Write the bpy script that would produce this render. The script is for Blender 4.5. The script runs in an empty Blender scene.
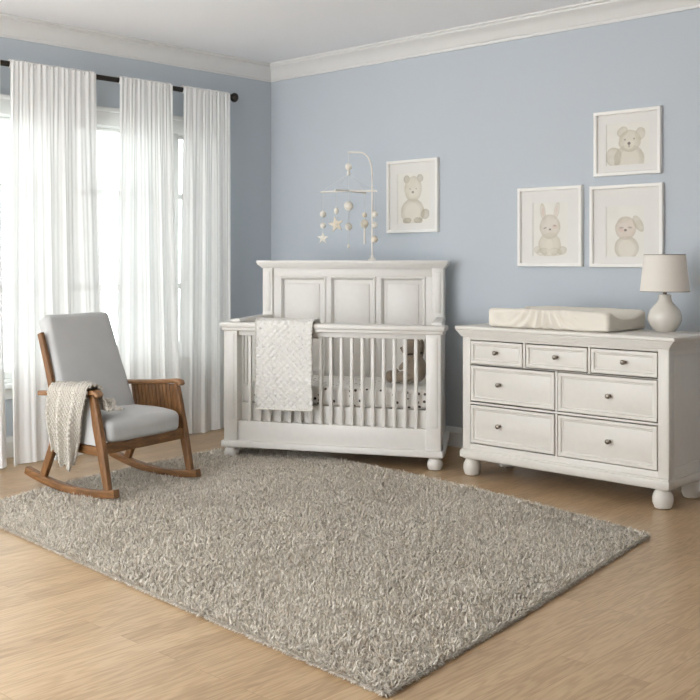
import bpy, bmesh, math, random
import numpy as np
from mathutils import Vector, Matrix, noise
random.seed(7)
rng = np.random.default_rng(7)
PI = math.pi
SC = bpy.context.scene
COL = SC.collection

# ------------------------------------------------------------------ helpers
def lin(c):
    return tuple(((v / 12.92) if v <= .04045 else ((v + .055) / 1.055) ** 2.4) for v in c)

def rgb(r, g, b):
    return lin((r / 255, g / 255, b / 255))

def new_mat(name):
    m = bpy.data.materials.new(name)
    m.use_nodes = True
    nt = m.node_tree
    return m, nt, nt.nodes['Principled BSDF'], nt.nodes['Material Output']

def L(nt, a, b):
    nt.links.new(a, b)

def nd(nt, t, **kw):
    n = nt.nodes.new(t)
    for k, v in kw.items():
        setattr(n, k, v)
    return n

def bump(nt, bs, height, strength=.3, dist=.002):
    b = nd(nt, 'ShaderNodeBump')
    b.inputs['Strength'].default_value = strength
    b.inputs['Distance'].default_value = dist
    L(nt, height, b.inputs['Height'])
    L(nt, b.outputs[0], bs.inputs['Normal'])
    return b

def coords(nt, scale=(1, 1, 1), rot=(0, 0, 0), kind='Object'):
    tc = nd(nt, 'ShaderNodeTexCoord')
    mp = nd(nt, 'ShaderNodeMapping')
    mp.inputs['Scale'].default_value = scale
    mp.inputs['Rotation'].default_value = rot
    L(nt, tc.outputs[kind], mp.inputs[0])
    return mp.outputs[0]

def noise_tex(nt, vec, scale, detail=4, rough=.5):
    n = nd(nt, 'ShaderNodeTexNoise')
    n.inputs['Scale'].default_value = scale
    n.inputs['Detail'].default_value = detail
    n.inputs['Roughness'].default_value = rough
    L(nt, vec, n.inputs['Vector'])
    return n

def ramp(nt, fac, stops):
    r = nd(nt, 'ShaderNodeValToRGB')
    e = r.color_ramp.elements
    while len(e) < len(stops):
        e.new(.5)
    for i, (p, c) in enumerate(stops):
        e[i].position = p
        e[i].color = (*c, 1)
    L(nt, fac, r.inputs[0])
    return r

def plain(name, col, rough=.5, nscale=0, nstr=.2, dist=.001, var=.03, metal=0, spec=.5):
    m, nt, bs, out = new_mat(name)
    bs.inputs['Roughness'].default_value = rough
    bs.inputs['Metallic'].default_value = metal
    bs.inputs['Specular IOR Level'].default_value = spec
    v = coords(nt)
    n = noise_tex(nt, v, nscale or 12)
    r = ramp(nt, n.outputs[0], [(.3, tuple(c * (1 - var) for c in col)), (.7, tuple(min(1, c * (1 + var)) for c in col))])
    L(nt, r.outputs[0], bs.inputs['Base Color'])
    if nscale:
        bump(nt, bs, n.outputs[0], nstr, dist)
    return m

# ------------------------------------------------------------------ materials
M = {}
M['wall'] = plain('blue_wall_paint', rgb(192, 199, 206), .75, 160, .12, .001, .012, spec=.25)
M['ceiling'] = plain('ceiling_paint', rgb(248, 249, 252), .85, 120, .1, .001, .01, spec=.2)
M['trim'] = plain('white_trim_paint', rgb(226, 225, 223), .4, 0, var=.01)
M['white'] = plain('white_furniture_paint', rgb(222, 219, 214), .38, 30, .06, .001, .015)
M['white2'] = plain('dresser_paint', rgb(218, 214, 207), .38, 30, .06, .001, .015)
M['frame'] = plain('frame_paint', rgb(238, 236, 232), .45, 0, var=.01)
M['mat'] = plain('mat_board', rgb(226, 224, 220), .9, 0, var=.008)
M['iron'] = plain('bronze_black_iron', rgb(52, 46, 42), .45, 60, .1, var=.1, metal=.6)
M['knob'] = plain('brushed_nickel', rgb(150, 142, 132), .32, 0, var=.05, metal=1)
M['ceramic'] = plain('glazed_ceramic', rgb(222, 217, 208), .12, 0, var=.01)
M['socket'] = plain('lamp_socket_metal', rgb(120, 110, 95), .35, 0, metal=.8)
M['felt'] = plain('felt_white', rgb(232, 228, 218), .9, 90, .4, .002, .05, spec=.1)
M['felt2'] = plain('felt_oatmeal', rgb(226, 217, 200), .9, 90, .4, .002, .05, spec=.1)
M['mobilewood'] = plain('mobile_white_wood', rgb(232, 228, 221), .5, 0, var=.02)
M['string'] = plain('string', rgb(225, 222, 216), .9, 0)
M['fabric'] = None

def fabric(name, col, scale=420, strength=.35, var=.06, sheen=.2):
    m, nt, bs, out = new_mat(name)
    v = coords(nt)
    n1 = noise_tex(nt, v, 7, 3)
    n2 = noise_tex(nt, v, scale, 2, .7)
    mx = nd(nt, 'ShaderNodeMath', operation='ADD')
    mu = nd(nt, 'ShaderNodeMath', operation='MULTIPLY')
    mu.inputs[1].default_value = .4
    L(nt, n1.outputs[0], mu.inputs[0])
    L(nt, mu.outputs[0], mx.inputs[0])
    L(nt, n2.outputs[0], mx.inputs[1])
    r = ramp(nt, mx.outputs[0], [(.45, tuple(c * (1 - var) for c in col)), (.95, tuple(min(1, c * (1 + var)) for c in col))])
    L(nt, r.outputs[0], bs.inputs['Base Color'])
    bs.inputs['Roughness'].default_value = .95
    bs.inputs['Specular IOR Level'].default_value = .1
    bs.inputs['Sheen Weight'].default_value = sheen
    bump(nt, bs, n2.outputs[0], strength, .0015)
    return m

M['fabric'] = fabric('grey_linen', rgb(191, 192, 192), var=.09)
M['pad'] = fabric('cream_pad_cover', rgb(226, 220, 209), 300, .15, .015)
M['shade'] = None
M['plush'] = fabric('plush_fur', rgb(152, 138, 122), 160, .9, .18, .4)
M['plush_light'] = fabric('plush_fur_pale', rgb(178, 160, 140), 160, .9, .15, .4)
M['plush_dark'] = fabric('plush_thread', rgb(60, 50, 44), 160, .3)
M['blanket'] = fabric('knit_wool', rgb(198, 193, 184), 260, .6, .12)

def quilt_mat():
    m, nt, bs, out = new_mat('quilted_cotton')
    v = coords(nt)
    n = noise_tex(nt, v, 42, 3, .7)
    r = ramp(nt, n.outputs[0], [(.30, rgb(196, 194, 189)), (.40, rgb(228, 226, 221))])
    n2 = noise_tex(nt, v, 16, 2, .6)
    r2 = ramp(nt, n2.outputs[0], [(.66, (1, 1, 1)), (.72, (.66, .66, .65))])
    mx = nd(nt, 'ShaderNodeMix', data_type='RGBA', blend_type='MULTIPLY')
    mx.inputs['Factor'].default_value = .5
    L(nt, r.outputs[0], mx.inputs['A'])
    L(nt, r2.outputs[0], mx.inputs['B'])
    L(nt, mx.outputs['Result'], bs.inputs['Base Color'])
    bs.inputs['Roughness'].default_value = .95
    bs.inputs['Specular IOR Level'].default_value = .1
    return m
M['quilt'] = quilt_mat()
M['piping'] = fabric('quilt_binding', rgb(226, 223, 216))

def sheet_mat():
    m, nt, bs, out = new_mat('dotted_sheet')
    v = coords(nt)
    vo = nd(nt, 'ShaderNodeTexVoronoi')
    vo.inputs['Scale'].default_value = 30
    vo.inputs['Randomness'].default_value = .75
    L(nt, v, vo.inputs['Vector'])
    lt = nd(nt, 'ShaderNodeMath', operation='LESS_THAN')
    lt.inputs[1].default_value = .27
    L(nt, vo.outputs['Distance'], lt.inputs[0])
    sx = nd(nt, 'ShaderNodeSeparateColor')
    L(nt, vo.outputs['Color'], sx.inputs[0])
    gt = nd(nt, 'ShaderNodeMath', operation='GREATER_THAN')
    gt.inputs[1].default_value = .35
    L(nt, sx.outputs[0], gt.inputs[0])
    mu = nd(nt, 'ShaderNodeMath', operation='MULTIPLY')
    L(nt, lt.outputs[0], mu.inputs[0]); L(nt, gt.outputs[0], mu.inputs[1])
    dots = ramp(nt, sx.outputs[1], [(.0, rgb(70, 66, 66)), (.5, rgb(120, 108, 98)), (1, rgb(165, 160, 154))])
    mx = nd(nt, 'ShaderNodeMix', data_type='RGBA')
    L(nt, mu.outputs[0], mx.inputs['Factor'])
    mx.inputs['A'].default_value = (*rgb(226, 223, 218), 1)
    L(nt, dots.outputs[0], mx.inputs['B'])
    L(nt, mx.outputs['Result'], bs.inputs['Base Color'])
    bs.inputs['Roughness'].default_value = .9
    bs.inputs['Specular IOR Level'].default_value = .15
    return m
M['sheet'] = sheet_mat()

def wood_mat(name, c_dark, c_mid, c_light, axis_scale, rough=.42):
    m, nt, bs, out = new_mat(name)
    v = coords(nt, axis_scale)
    n = noise_tex(nt, v, 3.0, 6, .62)
    n2 = noise_tex(nt, v, 14, 4, .6)
    ad = nd(nt, 'ShaderNodeMath', operation='MULTIPLY_ADD')
    ad.inputs[1].default_value = .35
    L(nt, n2.outputs[0], ad.inputs[0]); L(nt, n.outputs[0], ad.inputs[2])
    r = ramp(nt, ad.outputs[0], [(.42, c_dark), (.66, c_mid), (.9, c_light)])
    L(nt, r.outputs[0], bs.inputs['Base Color'])
    bs.inputs['Roughness'].default_value = rough
    bump(nt, bs, n2.outputs[0], .12, .001)
    return m
M['chairwood'] = wood_mat('walnut_stained_wood', rgb(84, 56, 30), rgb(118, 81, 46), rgb(146, 104, 62), (18, 18, 3))
M['railwood'] = wood_mat('walnut_rail_wood', rgb(84, 56, 30), rgb(118, 81, 46), rgb(146, 104, 62), (3, 18, 18))
M['crosswood'] = wood_mat('walnut_cross_wood', rgb(84, 56, 30), rgb(118, 81, 46), rgb(146, 104, 62), (18, 3, 18))
M['armwood'] = wood_mat('pale_arm_wood', rgb(104, 72, 44), rgb(142, 102, 66), rgb(176, 134, 94), (3, 18, 18))  # arm boards in a lighter tone than the other chair wood

def floor_mat():
    m, nt, bs, out = new_mat('oak_floorboards')
    tc = nd(nt, 'ShaderNodeTexCoord')
    mp = nd(nt, 'ShaderNodeMapping')
    mp.inputs['Rotation'].default_value = (0, 0, PI / 2)
    L(nt, tc.outputs['Object'], mp.inputs[0])
    br = nd(nt, 'ShaderNodeTexBrick')
    br.offset = .37
    br.offset_frequency = 2
    br.inputs['Scale'].default_value = 1
    br.inputs['Brick Width'].default_value = 1.35
    br.inputs['Row Height'].default_value = .105
    br.inputs['Mortar Size'].default_value = .0011
    br.inputs['Mortar Smooth'].default_value = .3
    br.inputs['Bias'].default_value = 0
    br.inputs['Color1'].default_value = (0, 0, 0, 1)
    br.inputs['Color2'].default_value = (1, 1, 1, 1)
    br.inputs['Mortar'].default_value = (.5, .5, .5, 1)
    L(nt, mp.outputs[0], br.inputs['Vector'])
    sp = nd(nt, 'ShaderNodeSeparateColor')
    L(nt, br.outputs['Color'], sp.inputs[0])
    # grain: stretched along the boards, shifted per board
    cb = nd(nt, 'ShaderNodeCombineXYZ')
    m1 = nd(nt, 'ShaderNodeMath', operation='MULTIPLY'); m1.inputs[1].default_value = 37.0
    L(nt, sp.outputs[0], m1.inputs[0]); L(nt, m1.outputs[0], cb.inputs[2])
    sc = nd(nt, 'ShaderNodeMapping')
    sc.inputs['Scale'].default_value = (1.1, 9, 1)
    L(nt, mp.outputs[0], sc.inputs[0])
    va = nd(nt, 'ShaderNodeVectorMath', operation='ADD')
    L(nt, sc.outputs[0], va.inputs[0]); L(nt, cb.outputs[0], va.inputs[1])
    g1 = noise_tex(nt, va.outputs[0], 1.6, 3, .5)
    wv = nd(nt, 'ShaderNodeMath', operation='MULTIPLY'); wv.inputs[1].default_value = 60
    L(nt, g1.outputs[0], wv.inputs[0])
    sn = nd(nt, 'ShaderNodeMath', operation='SINE')
    L(nt, wv.outputs[0], sn.inputs[0])
    sc2 = nd(nt, 'ShaderNodeMapping')
    sc2.inputs['Scale'].default_value = (5, 120, 1)
    L(nt, mp.outputs[0], sc2.inputs[0])
    g2 = noise_tex(nt, sc2.outputs[0], 1.0, 4, .6)
    # tone = board + rings + fibres
    a1 = nd(nt, 'ShaderNodeMath', operation='MULTIPLY_ADD'); a1.inputs[1].default_value = .09; a1.inputs[2].default_value = .46
    L(nt, sn.outputs[0], a1.inputs[0])
    a2 = nd(nt, 'ShaderNodeMath', operation='MULTIPLY_ADD'); a2.inputs[1].default_value = .20
    sb = nd(nt, 'ShaderNodeMath', operation='SUBTRACT'); sb.inputs[1].default_value = .5
    L(nt, sp.outputs[0], sb.inputs[0]); L(nt, sb.outputs[0], a2.inputs[0]); L(nt, a1.outputs[0], a2.inputs[2])
    a3 = nd(nt, 'ShaderNodeMath', operation='MULTIPLY_ADD'); a3.inputs[1].default_value = .5
    sb2 = nd(nt, 'ShaderNodeMath', operation='SUBTRACT'); sb2.inputs[1].default_value = .5
    L(nt, g2.outputs[0], sb2.inputs[0]); L(nt, sb2.outputs[0], a3.inputs[0]); L(nt, a2.outputs[0], a3.inputs[2])
    r = ramp(nt, a3.outputs[0], [(.15, rgb(146, 118, 86)), (.5, rgb(181, 152, 116)), (.85, rgb(205, 178, 144))])
    dk = nd(nt, 'ShaderNodeMix', data_type='RGBA', blend_type='MULTIPLY')
    L(nt, br.outputs['Fac'], dk.inputs['Factor'])
    L(nt, r.outputs[0], dk.inputs['A'])
    dk.inputs['B'].default_value = (.70, .66, .61, 1)
    L(nt, dk.outputs['Result'], bs.inputs['Base Color'])
    rr = nd(nt, 'ShaderNodeMath', operation='MULTIPLY_ADD'); rr.inputs[1].default_value = .18; rr.inputs[2].default_value = .25
    L(nt, g2.outputs[0], rr.inputs[0]); L(nt, rr.outputs[0], bs.inputs['Roughness'])
    bs.inputs['Specular IOR Level'].default_value = .5
    inv = nd(nt, 'ShaderNodeMath', operation='SUBTRACT'); inv.inputs[0].default_value = 1
    L(nt, br.outputs['Fac'], inv.inputs[1])
    bump(nt, bs, inv.outputs[0], .35, .001)
    return m
M['floor'] = floor_mat()

def curtain_mat():
    m, nt, bs, out = new_mat('sheer_voile')
    nt.nodes.remove(bs)
    df = nd(nt, 'ShaderNodeBsdfDiffuse'); df.inputs[0].default_value = (.92, .918, .91, 1)
    tl = nd(nt, 'ShaderNodeBsdfTranslucent'); tl.inputs[0].default_value = (.95, .948, .94, 1)
    tr = nd(nt, 'ShaderNodeBsdfTransparent'); tr.inputs[0].default_value = (1, 1, 1, 1)
    v = coords(nt, (1, 1, .04))
    n = noise_tex(nt, v, 130, 2)
    r = ramp(nt, n.outputs[0], [(.3, (.02, .02, .02)), (.7, (.05, .05, .05))])
    a = nd(nt, 'ShaderNodeMixShader'); a.inputs[0].default_value = .15
    L(nt, df.outputs[0], a.inputs[1]); L(nt, tl.outputs[0], a.inputs[2])
    b = nd(nt, 'ShaderNodeMixShader')
    L(nt, r.outputs[0], b.inputs[0])
    L(nt, a.outputs[0], b.inputs[1]); L(nt, tr.outputs[0], b.inputs[2])
    L(nt, b.outputs[0], out.inputs[0])
    return m
M['curtain'] = curtain_mat()

def shade_mat():
    m, nt, bs, out = new_mat('lamp_shade_linen')
    bs.inputs['Base Color'].default_value = (*rgb(248, 243, 236), 1)
    bs.inputs['Roughness'].default_value = .9
    v = coords(nt)
    n = noise_tex(nt, v, 300, 2)
    bump(nt, bs, n.outputs[0], .2, .001)
    tl = nd(nt, 'ShaderNodeBsdfTranslucent'); tl.inputs[0].default_value = (.9, .86, .8, 1)
    a = nd(nt, 'ShaderNodeMixShader'); a.inputs[0].default_value = .3
    L(nt, bs.outputs[0], a.inputs[1]); L(nt, tl.outputs[0], a.inputs[2])
    L(nt, a.outputs[0], out.inputs[0])
    return m
M['shade'] = shade_mat()

def glass_mat():
    m, nt, bs, out = new_mat('window_glass')
    nt.nodes.remove(bs)
    tr = nd(nt, 'ShaderNodeBsdfTransparent'); tr.inputs[0].default_value = (.84, .87, .86, 1)
    gl = nd(nt, 'ShaderNodeBsdfGlossy'); gl.inputs['Roughness'].default_value = .02
    fr = nd(nt, 'ShaderNodeFresnel'); fr.inputs[0].default_value = 1.4
    a = nd(nt, 'ShaderNodeMixShader')
    L(nt, fr.outputs[0], a.inputs[0]); L(nt, tr.outputs[0], a.inputs[1]); L(nt, gl.outputs[0], a.inputs[2])
    L(nt, a.outputs[0], out.inputs[0])
    return m
M['glass'] = glass_mat()

def attr_mat(name, attr, rough=.9, sheen=0.0, spec=.1):
    m, nt, bs, out = new_mat(name)
    a = nd(nt, 'ShaderNodeVertexColor'); a.layer_name = attr
    L(nt, a.outputs[0], bs.inputs['Base Color'])
    bs.inputs['Roughness'].default_value = rough
    bs.inputs['Specular IOR Level'].default_value = spec
    bs.inputs['Sheen Weight'].default_value = sheen
    return m
M['pile'] = attr_mat('wool_pile', 'tint', .9, 0.15, .15)
M['print'] = attr_mat('watercolour_paper', 'ink', .9)
M['backing'] = plain('rug_backing', rgb(150, 140, 126), .95, 0)

# ------------------------------------------------------------------ mesh building
def obj(name, bm, mat, parent=None, smooth=True, angle=40):
    me = bpy.data.meshes.new(name)
    bmesh.ops.recalc_face_normals(bm, faces=bm.faces[:])
    bm.to_mesh(me)
    bm.free()
    me.materials.append(mat)
    if smooth:
        me.polygons.foreach_set('use_smooth', [True] * len(me.polygons))
        me.set_sharp_from_angle(angle=math.radians(angle))
    o = bpy.data.objects.new(name, me)
    COL.objects.link(o)
    if parent is not None:
        o.parent = parent
    return o

def tag(o, label, cat, group=None, kind=None):
    o['label'] = label
    o['category'] = cat
    if group:
        o['group'] = group
    if kind:
        o['kind'] = kind
    return o

def thing(name, label, cat, loc=(0, 0, 0), rotz=0, group=None, kind=None):
    o = bpy.data.objects.new(name, None)
    o.empty_display_size = .05
    COL.objects.link(o)
    o.location = loc
    o.rotation_euler = (0, 0, rotz)
    return tag(o, label, cat, group, kind)

def struct(o, label, cat):
    return tag(o, label, cat, None, 'structure')

def B():
    return bmesh.new()

def box(bm, x0, x1, y0, y1, z0, z1, bev=.003, seg=2):
    ret = bmesh.ops.create_cube(bm, size=1)
    vs = ret['verts']
    bmesh.ops.scale(bm, vec=(abs(x1 - x0), abs(y1 - y0), abs(z1 - z0)), verts=vs)
    bmesh.ops.translate(bm, vec=((x0 + x1) / 2, (y0 + y1) / 2, (z0 + z1) / 2), verts=vs)
    if bev:
        es = list({e for v in vs for e in v.link_edges})
        bmesh.ops.bevel(bm, geom=es, offset=bev, segments=seg, affect='EDGES', profile=.5)

def hexa(bm, pts, bev=.003):
    """eight corners: bottom ring of four then top ring of four"""
    vs = [bm.verts.new(p) for p in pts]
    fs = [(3, 2, 1, 0), (4, 5, 6, 7), (0, 1, 5, 4), (1, 2, 6, 5), (2, 3, 7, 6), (3, 0, 4, 7)]
    faces = [bm.faces.new([vs[i] for i in f]) for f in fs]
    if bev:
        es = list({e for f in faces for e in f.edges})
        bmesh.ops.bevel(bm, geom=es, offset=bev, segments=2, affect='EDGES', profile=.5)

def lathe(bm, prof, cx=0, cy=0, cz=0, seg=32, flatten=None):
    rings = []
    for r, z in prof:
        if r < 1e-6:
            rings.append([bm.verts.new((cx, cy, cz + z))])
        else:
            rings.append([bm.verts.new((cx + r * math.cos(2 * PI * i / seg), cy + r * math.sin(2 * PI * i / seg), cz + z)) for i in range(seg)])
    for a, b in zip(rings, rings[1:]):
        for i in range(seg):
            j = (i + 1) % seg
            if len(a) == 1 and len(b) == 1:
                continue
            if len(a) == 1:
                bm.faces.new((a[0], b[i], b[j]))
            elif len(b) == 1:
                bm.faces.new((a[i], b[0], a[j]))
            else:
                bm.faces.new((a[i], b[i], b[j], a[j]))
    return rings

def ball(bm, c, r, seg=20, sq=(1, 1, 1), rot=None):
    ret = bmesh.ops.create_uvsphere(bm, u_segments=seg, v_segments=max(8, seg * 2 // 3), radius=r)
    mt = Matrix.Diagonal((*sq, 1))
    if rot is not None:
        mt = rot.to_4x4() @ mt
    mt = Matrix.Translation(c) @ mt
    bmesh.ops.transform(bm, matrix=mt, verts=ret['verts'])

def sweep(bm, pts, section, up=None, closed=False, caps=True, scales=None):
    """section: list of 2D points (a,b) -> a along side axis, b along normal; side = given vector (path lies in the plane across it)"""
    pts = [Vector(p) for p in pts]
    n = len(pts)
    rings = []
    for i, p in enumerate(pts):
        if closed:
            t = (pts[(i + 1) % n] - pts[i - 1])
        else:
            t = pts[min(i + 1, n - 1)] - pts[max(i - 1, 0)]
        t.normalize()
        side = Vector(up) if up is not None else Vector((0, 0, 1)).cross(t)
        if up is None and side.length < 1e-4:
            side = Vector((1, 0, 0))
        side = (side - side.dot(t) * t).normalized()
        nor = t.cross(side)
        s = scales[i] if scales else (1, 1)
        rings.append([bm.verts.new(p + side * (a * s[0]) + nor * (b * s[1])) for a, b in section])
    m = len(section)
    rng_i = range(n) if closed else range(n - 1)
    for i in rng_i:
        a, b = rings[i], rings[(i + 1) % n]
        for k in range(m):
            l = (k + 1) % m
            bm.faces.new((a[k], a[l], b[l], b[k]))
    if caps and not closed:
        bm.faces.new(rings[0][::-1])
        bm.faces.new(rings[-1])
    return rings

def rrect(w, h, r=.006):
    out = []
    for cx, cy, a0 in ((w / 2 - r, h / 2 - r, 0), (-w / 2 + r, h / 2 - r, PI / 2), (-w / 2 + r, -h / 2 + r, PI), (w / 2 - r, -h / 2 + r, 1.5 * PI)):
        for k in range(4):
            a = a0 + k * PI / 6
            out.append((cx + r * math.cos(a), cy + r * math.sin(a)))
    return out

def circ(r, n=12):
    return [(r * math.cos(2 * PI * i / n), r * math.sin(2 * PI * i / n)) for i in range(n)]

def tube(bm, pts, r, n=10, closed=False):
    sweep(bm, pts, circ(r, n), None, closed)

def bez(p0, p1, p2, n=12):
    p0, p1, p2 = Vector(p0), Vector(p1), Vector(p2)
    return [(1 - t) ** 2 * p0 + 2 * t * (1 - t) * p1 + t * t * p2 for t in [i / n for i in range(n + 1)]]

def prism(bm, prof, axis, a0, a1):
    """prof: 2D closed polygon in the plane across `axis` ('x': (y,z), 'y': (x,z)); extruded from a0 to a1"""
    def P(q, a):
        return (a, q[0], q[1]) if axis == 'x' else (q[0], a, q[1])
    r0 = [bm.verts.new(P(q, a0)) for q in prof]
    r1 = [bm.verts.new(P(q, a1)) for q in prof]
    n = len(prof)
    for i in range(n):
        j = (i + 1) % n
        bm.faces.new((r0[i], r0[j], r1[j], r1[i]))
    bm.faces.new(r0[::-1]); bm.faces.new(r1)

def frame_ring(bm, x0, x1, z0, z1, prof):
    """mitred rectangular ring; prof: closed loop of (inset, y)"""
    rings = []
    for (cx, cz, sx, sz) in ((x0, z0, 1, 1), (x1, z0, -1, 1), (x1, z1, -1, -1), (x0, z1, 1, -1)):
        rings.append([bm.verts.new((cx + sx * i, y, cz + sz * i)) for i, y in prof])
    for k in range(4):
        a, c = rings[k], rings[(k + 1) % 4]
        for m in range(len(prof)):
            n = (m + 1) % len(prof)
            bm.faces.new((a[m], a[n], c[n], c[m]))

def rounded_box(bm, hx, hy, hz, r, n=18, fn=None):
    """soft box centred on the origin; fn(Vector)->Vector deforms it"""
    def axis_pts(h):
        inner = h - r
        arc = [inner + r * math.sin(PI / 4 * k / 4) / math.sin(PI / 4) for k in range(1, 5)]
        mid = [inner * (-1 + 2 * k / n) for k in range(n + 1)]
        return [-v for v in arc[::-1]] + mid + arc
    A = [axis_pts(h) for h in (hx, hy, hz)]
    H = (hx, hy, hz)
    cache = {}
    def vert(p):
        key = tuple(round(c, 6) for c in p)
        if key not in cache:
            inner = Vector([max(-(H[i] - r), min(H[i] - r, p[i])) for i in range(3)])
            d = Vector(p) - inner
            q = inner + (d.normalized() * r if d.length > 1e-9 else d)
            if fn:
                q = fn(q)
            cache[key] = bm.verts.new(q)
        return cache[key]
    for ax in range(3):
        b, c = (ax + 1) % 3, (ax + 2) % 3
        for s in (-1, 1):
            for i in range(len(A[b]) - 1):
                for j in range(len(A[c]) - 1):
                    q = []
                    for (ii, jj) in ((i, j), (i + 1, j), (i + 1, j + 1), (i, j + 1)):
                        p = [0, 0, 0]
                        p[ax] = s * H[ax]; p[b] = A[b][ii]; p[c] = A[c][jj]
                        q.append(vert(p))
                    q2 = []
                    for v in q:
                        if v not in q2:
                            q2.append(v)
                    if len(q2) >= 3:
                        try:
                            bm.faces.new(q2 if s > 0 else q2[::-1])
                        except ValueError:
                            pass

def grid_surface(bm, nu, nv, fn):
    vs = [[bm.verts.new(fn(i / nu, j / nv)) for j in range(nv + 1)] for i in range(nu + 1)]
    for i in range(nu):
        for j in range(nv):
            bm.faces.new((vs[i][j], vs[i + 1][j], vs[i + 1][j + 1], vs[i][j + 1]))
    return vs

def solidify(o, t, offset=0):
    md = o.modifiers.new('thickness', 'SOLIDIFY')
    md.thickness = t
    md.offset = offset
    return o

# ------------------------------------------------------------------ the room
CH = 2.78
XR, YF = 9.6, -6.4
b = B(); box(b, -.15, XR + .1, YF - .1, .15, -.1, 0, 0)
struct(obj('floor', b, M['floor'], smooth=False), 'light oak plank floor running under the furniture', 'floor')
b = B(); box(b, -.15, XR + .1, YF - .1, .15, CH, CH + .1, 0)
struct(obj('ceiling', b, M['ceiling'], smooth=False), 'plain white painted ceiling', 'ceiling')
b = B(); box(b, -.15, XR + .1, 0, .15, 0, CH, 0)
struct(obj('wall_back', b, M['wall'], smooth=False), 'pale blue wall behind the crib and dresser', 'wall')
b = B(); box(b, XR, XR + .1, YF, 0, 0, CH, 0)  # unseen wall, set far off so right-facing sides stay dim
struct(obj('unseen_wall_right', b, M['wall'], smooth=False), 'unseen pale blue right wall, put in to keep light from that side low', 'wall')

b = B(); box(b, 3.9, XR, YF - .1, YF, 0, CH, 0)  # unseen wall added behind the viewer, blocks light from the right half
struct(obj('unseen_wall_front', b, M['wall'], smooth=False), 'unseen pale blue wall added behind the viewer to cut light from the right', 'wall')

# left wall with three window openings side by side
OPEN = [(-.93, -.66), (-1.80, -1.03), (-2.67, -1.90)]
Z0, Z1 = .47, 2.18
b = B()
box(b, -.15, 0, YF, .0, 0, Z0, 0)
box(b, -.15, 0, YF, .0, Z1, CH, 0)
ys = [0] + [v for o_ in OPEN for v in (o_[1], o_[0])] + [-3.25]
for i in range(0, len(ys), 2):
    box(b, -.15, 0, ys[i + 1], ys[i], Z0, Z1, 0)
box(b, -.15, 0, YF, -6.1, Z0, Z1, 0)
struct(obj('wall_left', b, M['wall'], smooth=False), 'pale blue window wall behind the sheer curtains', 'wall')

def window(name, y0, y1, label, bars=(1.715, 1.059)):
    b = B()
    # jamb lining and sash
    j = .02
    box(b, -.15, .004, y0, y0 + j, Z0, Z1, .002); box(b, -.15, .004, y1 - j, y1, Z0, Z1, .002)
    box(b, -.15, .004, y0, y1, Z1 - j, Z1, .002); box(b, -.15, .004, y0, y1, Z0, Z0 + j, .002)
    w = struct(obj(name, b, M['trim']), label, 'window')
    s = .035
    b = B()
    box(b, -.09, -.05, y0 + j, y0 + j + s, Z0 + j, Z1 - j, .004); box(b, -.09, -.05, y1 - j - s, y1 - j, Z0 + j, Z1 - j, .004)
    box(b, -.09, -.05, y0 + j + s, y1 - j - s, Z1 - j - s * .6, Z1 - j, .004); box(b, -.09, -.05, y0 + j + s, y1 - j - s, Z0 + j, Z0 + j + s * 1.4, .004)
    obj('sash', b, M['trim'], w)
    for z in bars:
        b = B(); box(b, -.085, -.055, y0 + j + s, y1 - j - s, z - .020, z + .020, .005)
        obj('glazing_bar', b, M['trim'], w)
    b = B(); box(b, -.072, -.068, y0 + j + s, y1 - j - s, Z0 + j + s, Z1 - j - s * .6, 0)
    obj('glass_pane', b, M['glass'], w, smooth=False)
    return w
window('window_1', *OPEN[0], 'narrow side window nearest the room corner, behind the rightmost curtain')
window('window_2', *OPEN[1], 'wide middle window seen between the curtains behind the rocking chair')
window('window_3', *OPEN[2], 'window at the left edge behind the leftmost curtains')
# unseen window added to bring more daylight in from the left
def fill_window():
    y0, y1 = -6.1, -3.25
    b = B()
    box(b, -.15, .02, y0, y0 + .08, Z0, Z1, .003); box(b, -.15, .02, y1 - .08, y1, Z0, Z1, .003)
    box(b, -.15, .02, y0, y1, Z1 - .08, Z1, .003); box(b, -.15, .03, y0, y1, Z0, Z0 + .05, .003)
    box(b, -.09, -.05, -4.72, -4.64, Z0, Z1, .003)
    w = struct(obj('added_fill_window', b, M['trim']), 'unseen bare window added beyond the left edge for more daylight', 'window')
    b = B(); box(b, -.072, -.068, y0 + .08, y1 - .08, Z0 + .05, Z1 - .08, 0)
    obj('glass_pane', b, M['glass'], w, smooth=False)
fill_window()

# window casing: head, mullions, jamb, stool and apron as one trim
b = B()
box(b, .001, .022, -2.77, -.58, 2.165, 2.265, .004); box(b, .001, .035, -2.79, -.56, 2.262, 2.292, .006)
for y0, y1 in ((-.67, -.58), (-1.035, -.925), (-1.905, -1.795), (-2.77, -2.665)):
    box(b, .001, .020, y0, y1, .47, 2.17, .003)
box(b, .001, .060, -2.80, -.55, .44, .474, .006); box(b, .001, .018, -2.77, -.58, .37, .442, .003)
struct(obj('trim_1', b, M['trim']), 'white window casing with sill around the windows', 'trim')

# crown moulding
def crown(name, axis, a0, a1, label):
    pr = [(0.001, 2.655), (.014, 2.655), (.016, 2.672), (.022, 2.676), (.030, 2.69), (.046, 2.715), (.068, 2.737), (.088, 2.748), (.094, 2.752), (.096, 2.764), (.108, 2.768), (.110, 2.779), (.001, 2.779)]
    b = B()
    if axis == 'x':
        prism(b, [(-p, z) for p, z in pr], 'x', a0, a1)
    else:
        prism(b, [(p, z) for p, z in pr], 'y', a0, a1)
    struct(obj(name, b, M['trim'], angle=25), label, 'trim')
crown('trim_2', 'x', .001, XR - .001, 'white crown moulding along the top of the back wall')
crown('trim_3', 'y', YF, -.001, 'white crown moulding above the window wall')

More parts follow.
